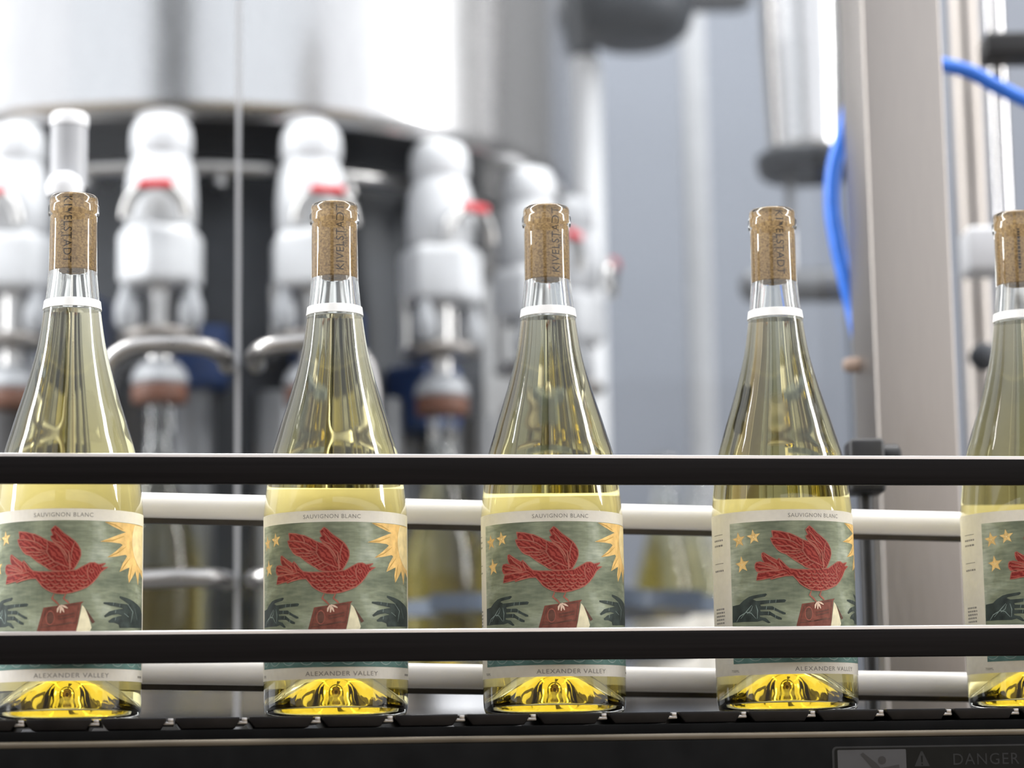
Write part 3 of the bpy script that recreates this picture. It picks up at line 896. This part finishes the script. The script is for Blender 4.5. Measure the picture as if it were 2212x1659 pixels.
flat_front('exclamation_mark', lambda b: (poly2d(b, rect(sx0 + 50.6, sx0 + 51.4, sz1 - 9.2, sz1 - 5.6)), poly2d(b, rect(sx0 + 50.6, sx0 + 51.4, sz1 - 10.8, sz1 - 10.0))), [M['stickerdark']], stk, YF - 0.00034)
flat_front('lettering', lambda b: text2d(b, 'DANGER', 38.0, sx0 + 88.0, sz1 - 7.8), [M['stickerink']], stk, YF - 0.00026)

# ------------------------------------------------------------------ guide rails
def rail(name, label, cat, z0, z1):
    o = thing(name, label, cat, COR, CRZ, 'black front guide rails')
    extrude_section('face_bar', round_rect(-0.0520, -0.0470, z0, z1 - 0.0022, 0.0008, 3), X0, X1, M['blackrail'], o)
    extrude_section('edge_trim', round_rect(-0.0519, -0.0471, z1 - 0.0026, z1, 0.0021, 6), X0, X1, M['railtrim'], o)
    return o
rail('guide_rail', 'black metal guide rail across the bottle shoulders', 'rail', 0.1258, 0.1426)
rail('guide_rail', 'black metal guide rail across the lower part of the bottle labels', 'rail', 0.0288, 0.0464)

def white_rail(label, ztop_l, zbot_l, xl, slope):
    root = thing('plastic_guide_rail', label, 'rail', COR, CRZ, 'white guide rails behind the bottles')
    zt, zb = ztop_l + slope * (xl - X0), zbot_l + slope * (xl - X0)
    h = zt - zb
    sec = []
    for k in range(13):      # rounded front
        t = -pi / 2 + pi * k / 12
        sec.append((0.0525 - 0.0055 * cos(t), (zt + zb) / 2 + h / 2 * sin(t)))
    sec += [(0.0580, zt), (0.0580, zb)]
    extrude_section('plastic_strip', sec, X0, X1, M['whiterail'], root, drop=slope * (X1 - X0))
    extrude_section('backing_bar', round_rect(0.0581, 0.0620, zb - 0.0032, zt - 0.001, 0.0005, 2), X0, X1, M['railback'], root, drop=slope * (X1 - X0))
    return root
white_rail('white plastic guide rail behind the bottles at label-top height', 0.1330, 0.1187, -0.2205, 0.0236)
white_rail('white plastic guide rail behind the bottles just above the conveyor', 0.0362, 0.0218, -0.2200, 0.0255)

# ------------------------------------------------------------------ filling carousel behind the line
CX, CY = -0.368, 1.435
car = thing('filling_carousel', 'large rotary filler with a bright stainless drum above a dark core', 'filler', (CX, CY, FLOOR))
zf = -FLOOR       # local offset: local z = world z + zf
def zl(z): return z + zf
lathe_obj('drum', [(0.0, zl(0.640)), (0.40, zl(0.640)), (0.438, zl(0.628)), (0.444, zl(0.634)), (0.447, zl(0.645)), (0.447, zl(1.15)), (0.440, zl(1.16)), (0.0, zl(1.17))], M['steel'], car, 128, 40)
bm = bmesh.new()
add_lathe(bm, [(0.0, zl(0.10)), (0.335, zl(0.10)), (0.335, zl(0.640)), (0.0, zl(0.640))], 96)
mesh_obj('core', bm, M['darksteel'], car, 40)
bm = bmesh.new()
add_tube(bm, [(0.395 * cos(2 * pi * k / 96), 0.395 * sin(2 * pi * k / 96), zl(0.588)) for k in range(97)], 0.009, 12, False)
mesh_obj('ring_pipe', bm, M['steelpipe'], car, 50)
for a in range(6, 360, 20):
    t = radians(a - 90 + 4)
    tube_obj('ring_bracket', [(0.33 * cos(t), 0.33 * sin(t), zl(0.588)), (0.395 * cos(t), 0.395 * sin(t), zl(0.588)), (0.402 * cos(t), 0.402 * sin(t), zl(0.564))], 0.008, M['steelpipe'], car, 10)
lathe_obj('bottle_table', [(0.0, zl(0.020)), (0.500, zl(0.020)), (0.508, zl(0.024)), (0.508, zl(0.048)), (0.500, zl(0.052)), (0.0, zl(0.052))], M['steel'], car, 128, 40)
lathe_obj('pedestal', [(0.0, 0.0), (0.30, 0.0), (0.30, 0.03), (0.24, 0.05), (0.24, zl(0.021)), (0.0, zl(0.021))], M['midsteel'], car, 64, 40)
for a in (-62, -48, -30, -12, 6, 20, 41, 57, 70):     # upright pipes standing in front of the core
    t = radians(a - 90)
    tube_obj('upright_pipe', [(0.348 * cos(t), 0.348 * sin(t), zl(0.052)), (0.348 * cos(t), 0.348 * sin(t), zl(0.36))], 0.022, M['midsteel'], car, 20)
for a, z0, z1 in ((7, 0.36, 0.425), (29, 0.345, 0.445), (-14, 0.39, 0.46), (49, 0.33, 0.40)):
    t = radians(a - 90)
    b = bmesh.new()
    add_box(b, (-0.032, -0.03, zl(z0)), (0.032, 0.03, zl(z1)), 0.008, 3, Matrix.Rotation(t + pi / 2, 4, 'Z') @ Matrix.Translation((0, -0.36, 0)))
    mesh_obj('blue_block', b, M['blueblock'], car, 40)

HR = 0.440
def build_head():
    h = bpy.data.objects.new('filling_head', None)
    h.empty_display_size = 0.02
    C.objects.link(h)
    h.parent = car
    S = 40
    lathe_obj('dome_cap', [(0.0, 0.588), (0.0300, 0.588), (0.0312, 0.591), (0.0315, 0.606), (0.0300, 0.616), (0.0245, 0.6240), (0.013, 0.6280), (0.0, 0.6285)], M['enamel'], h, S, 60)
    lathe_obj('body', [(0.0, 0.512), (0.033, 0.512), (0.0360, 0.516), (0.0362, 0.545), (0.0345, 0.566), (0.0310, 0.579), (0.0290, 0.584), (0.0285, 0.5885), (0.0, 0.5885)], M['enamel'], h, S, 50)
    bm = bmesh.new()          # six-sided lower block
    add_lathe(bm, [(0.0, 0.452), (0.039, 0.452), (0.0445, 0.457), (0.0445, 0.502), (0.039, 0.511), (0.0, 0.5125)], 6, a0=0.35, a1=2 * pi + 0.35)
    bmesh.ops.bevel(bm, geom=bm.edges[:], offset=0.002, segments=2, profile=0.5, affect='EDGES')
    mesh_obj('block', bm, M['enamel'], h, 40)
    # lever hoop standing proud of the body, with a red grip
    pts = [(0.030 * cos(t), -0.047 - 0.004 * sin(t), 0.513 + 0.034 * sin(t)) for t in [pi * k / 18 for k in range(19)]]
    tube_obj('lever_hoop', pts, 0.0065, M['steelpipe'], h, 12)
    b = bmesh.new()
    add_box(b, (-0.018, -0.0600, 0.5415), (0.018, -0.0490, 0.5505), 0.003, 3)
    mesh_obj('red_grip', b, M['redband'], h, 40)
    for sx in (-1, 1):
        lathe_o = lathe_obj('cup', [(0.0, 0.408), (0.008, 0.408), (0.0125, 0.416), (0.0125, 0.430), (0.009, 0.440), (0.005, 0.4525), (0.0, 0.4525)], M['palegrey'], h, 24, 50)
        lathe_o.location = (sx * 0.032, -0.012, 0)
    lathe_obj('stem', [(0.0, 0.372), (0.013, 0.372), (0.013, 0.452), (0.0, 0.453)], M['steelpipe'], h, 24, 40)
    lathe_obj('collar', [(0.0, 0.3955), (0.038, 0.3955), (0.040, 0.398), (0.040, 0.403), (0.036, 0.407), (0.0, 0.407)], M['steelsat'], h, 40, 40)
    lathe_obj('centring_bell', [(0.0, 0.352), (0.026, 0.352), (0.029, 0.356), (0.026, 0.366), (0.018, 0.376), (0.0, 0.378)], M['palegrey'], h, 32, 50)
    lathe_obj('rubber_ring', [(0.015, 0.334), (0.026, 0.334), (0.0275, 0.338), (0.0275, 0.349), (0.026, 0.3525), (0.015, 0.3525)], M['rubber'], h, 32, 40)
    for sx in (-1, 1):
        tube_obj('lift_rod', [(sx * 0.033, 0.020, 0.3975), (sx * 0.033, 0.020, 0.460)], 0.005, M['steelpipe'], h, 12)
    return h

head_labels = {
    -18: 'white filling head at the left picture edge, mostly hidden by the first bottle',
    2: 'white filling head with red grip between the first and second wine bottles',
    22: 'white filling head with red grip rising behind the second wine bottle',
    42: 'white filling head left of the middle bottle, red grip turned to its right',
    62: 'white filling head right behind the middle wine bottle',
    82: 'farthest white filling head, at the right-hand curve of the drum',
}
head0 = build_head()
for i, (a, lab) in enumerate(head_labels.items()):
    h = head0 if i == 0 else copy_tree(head0, car)
    t = radians(a)
    h.location = (HR * sin(t), -HR * cos(t), zf)
    h.rotation_euler = (0, 0, t)
    h['label'] = lab

def back_bottle(x, y, z, rz, label, group='wine bottles in the filler', front=True):
    r = thing('wine_bottle', label, 'bottle', (x, y, z), rz, group)
    copy_tree(proto[0], r)
    copy_tree(proto[1], r)
    if front:
        c = proto[2].copy(); C.objects.link(c); c.parent = r
    return r
for a, lab in ((2, 'unlabelled bottle under the filling head between the first two front bottles'),
               (22, 'unlabelled bottle under the filling head behind the second front bottle'),
               (42, 'blurred yellow bottle seen between the second and middle front bottles'),
               (52, 'blurred yellow bottle just left of the middle front bottle'),
               (62, 'unlabelled bottle under the filling head behind the middle front bottle')):
    t = radians(a)
    rr = HR if a != 52 else 0.47
    back_bottle(CX + rr * sin(t), CY - rr * cos(t), 0.0521, 0, lab, front=False)

# ------------------------------------------------------------------ star wheel and transfer table
sw = thing('star_wheel', 'blue-grey pocketed star wheel behind the middle bottles', 'star wheel', (0.047, 0.92, FLOOR))
bm = bmesh.new()
prof = []
npk = 10
for k in range(npk * 8):
    a = 2 * pi * k / (npk * 8)
    f = (k % 8) / 8.0
    r = 0.155 - 0.030 * max(0.0, sin(pi * f)) ** 1.0
    prof.append((r * cos(a), r * sin(a)))
A = [bm.verts.new((x, y, zl(0.112))) for x, y in prof]
B = [bm.verts.new((x, y, zl(0.128))) for x, y in prof]
nP = len(prof)
for k in range(nP):
    bm.faces.new((A[k], A[(k + 1) % nP], B[(k + 1) % nP], B[k]))
bm.faces.new(A[::-1]); bm.faces.new(B)
mesh_obj('pocket_disc', bm, M['bluegrey'], sw, 30)
lathe_obj('lower_disc', [(0.0, zl(0.070)), (0.120, zl(0.070)), (0.122, zl(0.073)), (0.122, zl(0.080)), (0.0, zl(0.083))], M['bluegrey'], sw, 64, 40)
lathe_obj('hub', [(0.0, 0.0), (0.09, 0.0), (0.09, 0.02), (0.035, 0.03), (0.035, zl(0.135)), (0.028, zl(0.145)), (0.0, zl(0.146))], M['steelsat'], sw, 48, 40)

tt = thing('transfer_table', 'low steel transfer table carrying two blurred bottles', 'table', (0.33, 1.66, FLOOR))
lathe_obj('table_top', [(0.0, zl(0.036)), (0.185, zl(0.036)), (0.188, zl(0.040)), (0.188, zl(0.054)), (0.185, zl(0.057)), (0.0, zl(0.057))], M['steelsat'], tt, 64, 40)
lathe_obj('pedestal', [(0.0, 0.0), (0.10, 0.0), (0.10, 0.02), (0.04, 0.03), (0.04, zl(0.037)), (0.0, zl(0.037))], M['midsteel'], tt, 32, 40)
back_bottle(0.189, 1.62, 0.0571, radians(20), 'blurred labelled bottle standing between the middle and fourth front bottles')
back_bottle(0.235, 1.72, 0.0571, radians(65), 'second blurred bottle on the transfer table, right of the other')

# ------------------------------------------------------------------ guard doors with D-shaped handles
DY = 0.50
def door(name_lab, x0, x1, xh, sgn):
    r = thing('guard_door', name_lab, 'door', (0, DY, FLOOR), 0, 'clear guard doors')
    box_obj('pane', (x0, -0.003, 0.10), (x1, 0.003, zl(1.05)), M['pane'], r)
    xe = x1 if sgn < 0 else x0
    box_obj('edge_strip', (xe - 0.0007, -0.003, 0.05), (xe + 0.0007, 0.003, zl(1.05)), M['enamel'], r, 0.0005)
    box_obj('bottom_frame', (x0, -0.012, 0.0), (x1, 0.012, 0.10), M['midsteel'], r, 0.002)
    zt = zl(at(400, 752, DY - 0.03).z)
    zb = zl(at(400, 1250, DY - 0.03).z)
    w = 0.094 * sgn
    P = [(xh, -0.002, zt - 0.010), (xh, -0.020, zt - 0.006), (xh + w * 0.12, -0.036, zt - 0.001), (xh + w * 0.35, -0.040, zt + 0.001), (xh + w * 0.72, -0.040, zt), (xh + w * 0.92, -0.040, zt - 0.012), (xh + w, -0.040, zt - 0.036),
         (xh + w, -0.040, (zt + zb) / 2), (xh + w, -0.040, zb + 0.036), (xh + w * 0.92, -0.040, zb + 0.012), (xh + w * 0.72, -0.040, zb), (xh + w * 0.35, -0.040, zb), (xh + w * 0.12, -0.036, zb), (xh, -0.020, zb), (xh, -0.002, zb)]
    tube_obj('handle', smooth_path(P, 6), 0.0072, M['steelpipe'], r, 16)
    return r
xs = at(514, 700, DY).x
door('clear guard door left of the thin vertical seam, with a bent steel handle', -0.75, xs - 0.0010, at(492, 770, DY).x, -1)
door('clear guard door right of the thin vertical seam, with a bent steel handle', xs + 0.0010, at(1840, 700, DY).x, at(556, 770, DY).x, 1)

# ------------------------------------------------------------------ wide steel post and things round it
xp0, xp1, yp = 0.2645, 0.3235, 0.345
post = thing('steel_post', 'wide brushed steel box post right of the fourth bottle', 'post', ((xp0 + xp1) / 2, yp, FLOOR))
w2 = (xp1 - xp0) / 2
box_obj('box_section', (-w2, 0.0, 0.012), (w2, 0.115, zl(0.95)), M['steelsat'], post, 0.0022, 3)
box_obj('foot_plate', (-0.07, -0.04, 0.0), (0.07, 0.125, 0.0125), M['midsteel'], post, 0.003)
pb = at(1828, 800, yp + 0.10)
b = bmesh.new()
add_lathe(b, [(0, 0), (0.006, 0), (0.006, 0.008), (0.004, 0.012), (0, 0.0125)], 20)
bmesh.ops.transform(b, matrix=Matrix.Translation((-w2 - 0.0005, 0.075, zl(pb.z))) @ Matrix.Rotation(-pi / 2, 4, 'Y'), verts=b.verts[:])
mesh_obj('bolt_head', b, M['tan'], post, 40)

# black clamp that holds the white guide rails, standing beside the post
ck = at(1868, 1010, 0.16)
cl = thing('rail_clamp', 'black plastic rail clamp on an upright rod left of the steel post', 'clamp', (ck.x, 0.16, FLOOR))
b = bmesh.new()
add_box(b, (-0.0115, -0.014, zl(ck.z - 0.0175)), (0.0115, 0.014, zl(ck.z + 0.0175)), 0.003, 3)
mesh_obj('clamp_block', b, M['black'], cl, 40)
b = bmesh.new()
add_lathe(b, [(0, 0.0), (0.008, 0.0), (0.009, 0.003), (0.009, 0.010), (0.006, 0.012), (0, 0.0125)], 20)
bmesh.ops.transform(b, matrix=Matrix.Translation((0.0112, 0, zl(ck.z + 0.006))) @ Matrix.Rotation(pi / 2, 4, 'Y'), verts=b.verts[:])
mesh_obj('knob', b, M['black'], cl, 40)
tube_obj('rod', [(0, 0.004, 0.0), (0, 0.004, zl(ck.z - 0.017))], 0.005, M['black'], cl, 12)

# pale blue-grey cabinet wall behind the right half
cab = thing('machine_cabinet', 'pale blue-grey machine cabinet behind the right-hand bottles', 'cabinet', (0.62, 2.35, FLOOR))
box_obj('panel', (-0.50, 0.0, 0.0), (-0.085, 0.03, zl(1.45)), M['wall'], cab, 0.004)
box_obj('panel', (-0.080, 0.0, 0.0), (0.40, 0.03, zl(1.45)), M['wall'], cab, 0.004)
box_obj('body', (-0.50, 0.03, 0.0), (0.40, 0.5, zl(1.45)), M['midsteel'], cab, 0.004)

def upright(name, label, cat, px0, px1, y, ytop_px, ybot_px, mat, group=None, rnd=True, cap=0.0):
    """Round or square column standing on the floor, with an optional reach above the frame."""
    a, b_ = at(px0, 800, y), at(px1, 800, y)
    r = (b_.x - a.x) / 2
    o = thing(name, label, cat, ((a.x + b_.x) / 2, y, FLOOR), 0, group)
    zt = zl(at((px0 + px1) / 2, ytop_px, y).z)
    z0 = zl(at((px0 + px1) / 2, ybot_px, y).z) if ybot_px is not None else 0.012
    if rnd:
        lathe_obj('column', [(0, z0), (r * 0.96, z0), (r, z0 + 0.003), (r, zt - 0.004 - cap), (r * 0.9, zt - cap * 0.3), (0, zt)], mat, o, 40, 40)
    else:
        box_obj('column', (-r, -r, z0), (r, r, zt), mat, o, 0.003, 3)
    if ybot_px is not None:
        lathe_obj('stand', [(0, 0.012), (r * 0.45, 0.012), (r * 0.45, z0 + 0.002), (0, z0 + 0.002)], M['midsteel'], o, 24, 40)
    lathe_obj('foot', [(0, 0), (r * 2.2, 0), (r * 2.2, 0.010), (r * 1.2, 0.0125), (0, 0.0125)], M['midsteel'], o, 32, 40)
    return o

upright('cabinet_upright', 'slim steel upright in front of the cabinet, between third and fourth bottles', 'post', 1489, 1541, 1.95, -120, None, M['palegrey'], rnd=False)
upright('white_column', 'bright white round column beside the right edge of the drum', 'column', 1243, 1312, 1.75, 118, None, M['enamel'], cap=0.02)
upright('drum_shade_column', 'dark column standing in for the shaded right side of the filler drum', 'column', 1205, 1300, 2.0, -150, None, M['darksteel'])  # dark shape put in place of shade on the drum's right side

# gear housing at the top, hung from its own stand behind the white column
gh = thing('gear_housing', 'dark grey gear housing at the top, right of the drum', 'housing', (at(1370, 60, 1.7).x, 1.7, FLOOR))
zg = zl(at(1370, 95, 1.7).z)
b = bmesh.new()
add_lathe(b, [(0, zg), (0.05, zg), (0.072, zg + 0.015), (0.080, zg + 0.04), (0.080, zg + 0.25), (0, zg + 0.26)], 48)
mesh_obj('casing', b, M['darksteel'], gh, 40)
b = bmesh.new()
add_box(b, (-0.02, -0.03, zg + 0.045), (0.16, 0.03, zg + 0.11), 0.02, 4)
mesh_obj('drive_arm', b, M['midsteel'], gh, 40)
box_obj('stand', (-0.078, 0.06, 0.0), (-0.048, 0.09, zg + 0.10), M['darksteel'], gh, 0.004)

# air cylinder with flange, arm and blue hose
AY = 1.25
ac = at(1742, 330, AY)
acy = thing('air_cylinder', 'steel air cylinder with dark flange hanging left of the wide post', 'cylinder', (ac.x, AY, FLOOR))
za = zl(ac.z)
lathe_obj('barrel', [(0, za), (0.040, za), (0.042, za + 0.004), (0.046, za + 0.12), (0.047, za + 0.30), (0, za + 0.31)], M['steel'], acy, 48, 40)
lathe_obj('flange', [(0, za - 0.026), (0.050, za - 0.028), (0.055, za - 0.023), (0.057, za - 0.006), (0.050, za), (0, za)], M['darksteel'], acy, 48, 40)
tube_obj('piston_rod', [(-0.020, 0, za - 0.09), (-0.020, 0, za - 0.020)], 0.0055, M['midsteel'], acy, 14)
zb_ = zl(at(1700, 617, AY).z)
b = bmesh.new()
add_box(b, (-0.080, -0.020, zb_ - 0.019), (0.12, 0.020, zb_ + 0.019), 0.0175, 5)
mesh_obj('support_arm', b, M['midsteel'], acy, 40)
tube_obj('piston_rod', [(-0.020, 0, zb_ + 0.01), (-0.020, 0, za - 0.085)], 0.0040, M['steelpipe'], acy, 14)
box_obj('stand', (0.085, 0.02, 0.0), (0.125, 0.06, za + 0.25), M['midsteel'], acy, 0.004)
box_obj('bracket', (-0.02, 0.025, za + 0.15), (0.10, 0.045, za + 0.20), M['midsteel'], acy, 0.004)

HY = 0.4765
tag(tube_obj('air_hose', smooth_path([(xp0 + 0.01, 0.4665, at(1870, 200, 0.46).z), at(1822, 290, HY), at(1802, 360, HY), at(1797, 440, HY), at(1808, 520, HY), at(1826, 600, HY), at(1846, 680, HY), (xp0 + 0.01, 0.4665, at(1880, 760, 0.46).z)], 8), [0.0066] * 57, M['bluehose'], None, 16),
    'bright blue air hose bowing out left of the wide post', 'hose')
tag(tube_obj('air_hose', smooth_path([(xp1 - 0.01, 0.4660, at(2040, 118, 0.46).z), at(2080, 150, HY), at(2150, 185, HY), at(2212, 215, HY), at(2300, 250, HY)], 8), [0.0060] * 33, M['bluehose'], None, 16),
    'bright blue air hose slanting down right of the wide post', 'hose')

# things at the right edge, beyond the post
upright('steel_cylinder', 'shiny steel cylinder standing just right of the wide post', 'cylinder', 2082, 2150, 0.80, -120, None, M['steelsat'])
upright('white_tube', 'pale steel tube at the right picture edge above the fifth bottle', 'tube', 2162, 2205, 0.72, -120, None, M['steel'])
mb = at(2190, 540, 0.66)
mbo = thing('mounting_block', 'pale grey mounting block behind the neck of the fifth bottle', 'block', (mb.x, 0.66, FLOOR))
b = bmesh.new()
add_box(b, (-0.042, -0.012, zl(mb.z - 0.020)), (0.10, 0.03, zl(mb.z + 0.020)), 0.005, 3)
mesh_obj('block', b, M['enamel'], mbo, 40)
box_obj('stand', (0.06, 0.0, 0.0), (0.09, 0.03, zl(mb.z)), M['midsteel'], mbo, 0.003)
kb = at(2190, 100, 0.66)
b = bmesh.new()
add_box(b, (-0.018, -0.012, zl(kb.z - 0.011)), (0.10, 0.03, zl(kb.z + 0.011)), 0.004, 3)
mesh_obj('dark_clamp', b, M['black'], mbo, 40)
box_obj('clamp_stand', (0.062, 0.002, zl(mb.z)), (0.088, 0.028, zl(kb.z)), M['midsteel'], mbo, 0.003)
kn = at(2112, 782, 0.66)
b = bmesh.new()
add_lathe(b, [(0, 0), (0.011, 0), (0.012, 0.003), (0.012, 0.010), (0.008, 0.013), (0, 0.0135)], 24)
bmesh.ops.transform(b, matrix=Matrix.Translation((kn.x - mb.x, -0.02, zl(kn.z))) @ Matrix.Rotation(pi / 2, 4, 'X'), verts=b.verts[:])
mesh_obj('dark_knob', b, M['darksteel'], mbo, 40)
tube_obj('knob_rod', [(kn.x - mb.x, -0.021, zl(kn.z)), (0.07, 0.01, zl(kn.z))], 0.005, M['midsteel'], mbo, 12)

# plunger standing behind the first bottle
pl0, pl1 = at(150, 246, 0.27), at(150, 412, 0.27)
plg = thing('plunger', 'grey cylindrical plunger with a white top standing above the first bottle', 'plunger', (pl0.x, 0.27, FLOOR))
rP = 0.0132
lathe_obj('barrel', [(0, zl(pl1.z) + 0.002), (rP, zl(pl1.z) + 0.002), (rP, zl(pl0.z) - 0.010), (0, zl(pl0.z) - 0.0098)], M['palegrey'], plg, 32, 40)
lathe_obj('top_cap', [(0, zl(pl0.z) - 0.010), (rP + 0.0006, zl(pl0.z) - 0.010), (rP + 0.0006, zl(pl0.z) - 0.002), (rP - 0.001, zl(pl0.z)), (0, zl(pl0.z))], M['enamel'], plg, 32, 40)
b = bmesh.new()
add_lathe(b, [(0, -0.004), (0.0125, -0.004), (0.0135, 0.003), (0.011, 0.010), (0.006, 0.0135), (0, 0.0145)], 28)
bmesh.ops.transform(b, matrix=Matrix.Translation((0, -0.014, zl(pl1.z) - 0.004)), verts=b.verts[:])
mesh_obj('white_tip', b, M['enamel'], plg, 50)
tube_obj('rod', [(0, 0, 0.0), (0, 0, zl(pl1.z) + 0.004)], 0.0045, M['steelpipe'], plg, 12)
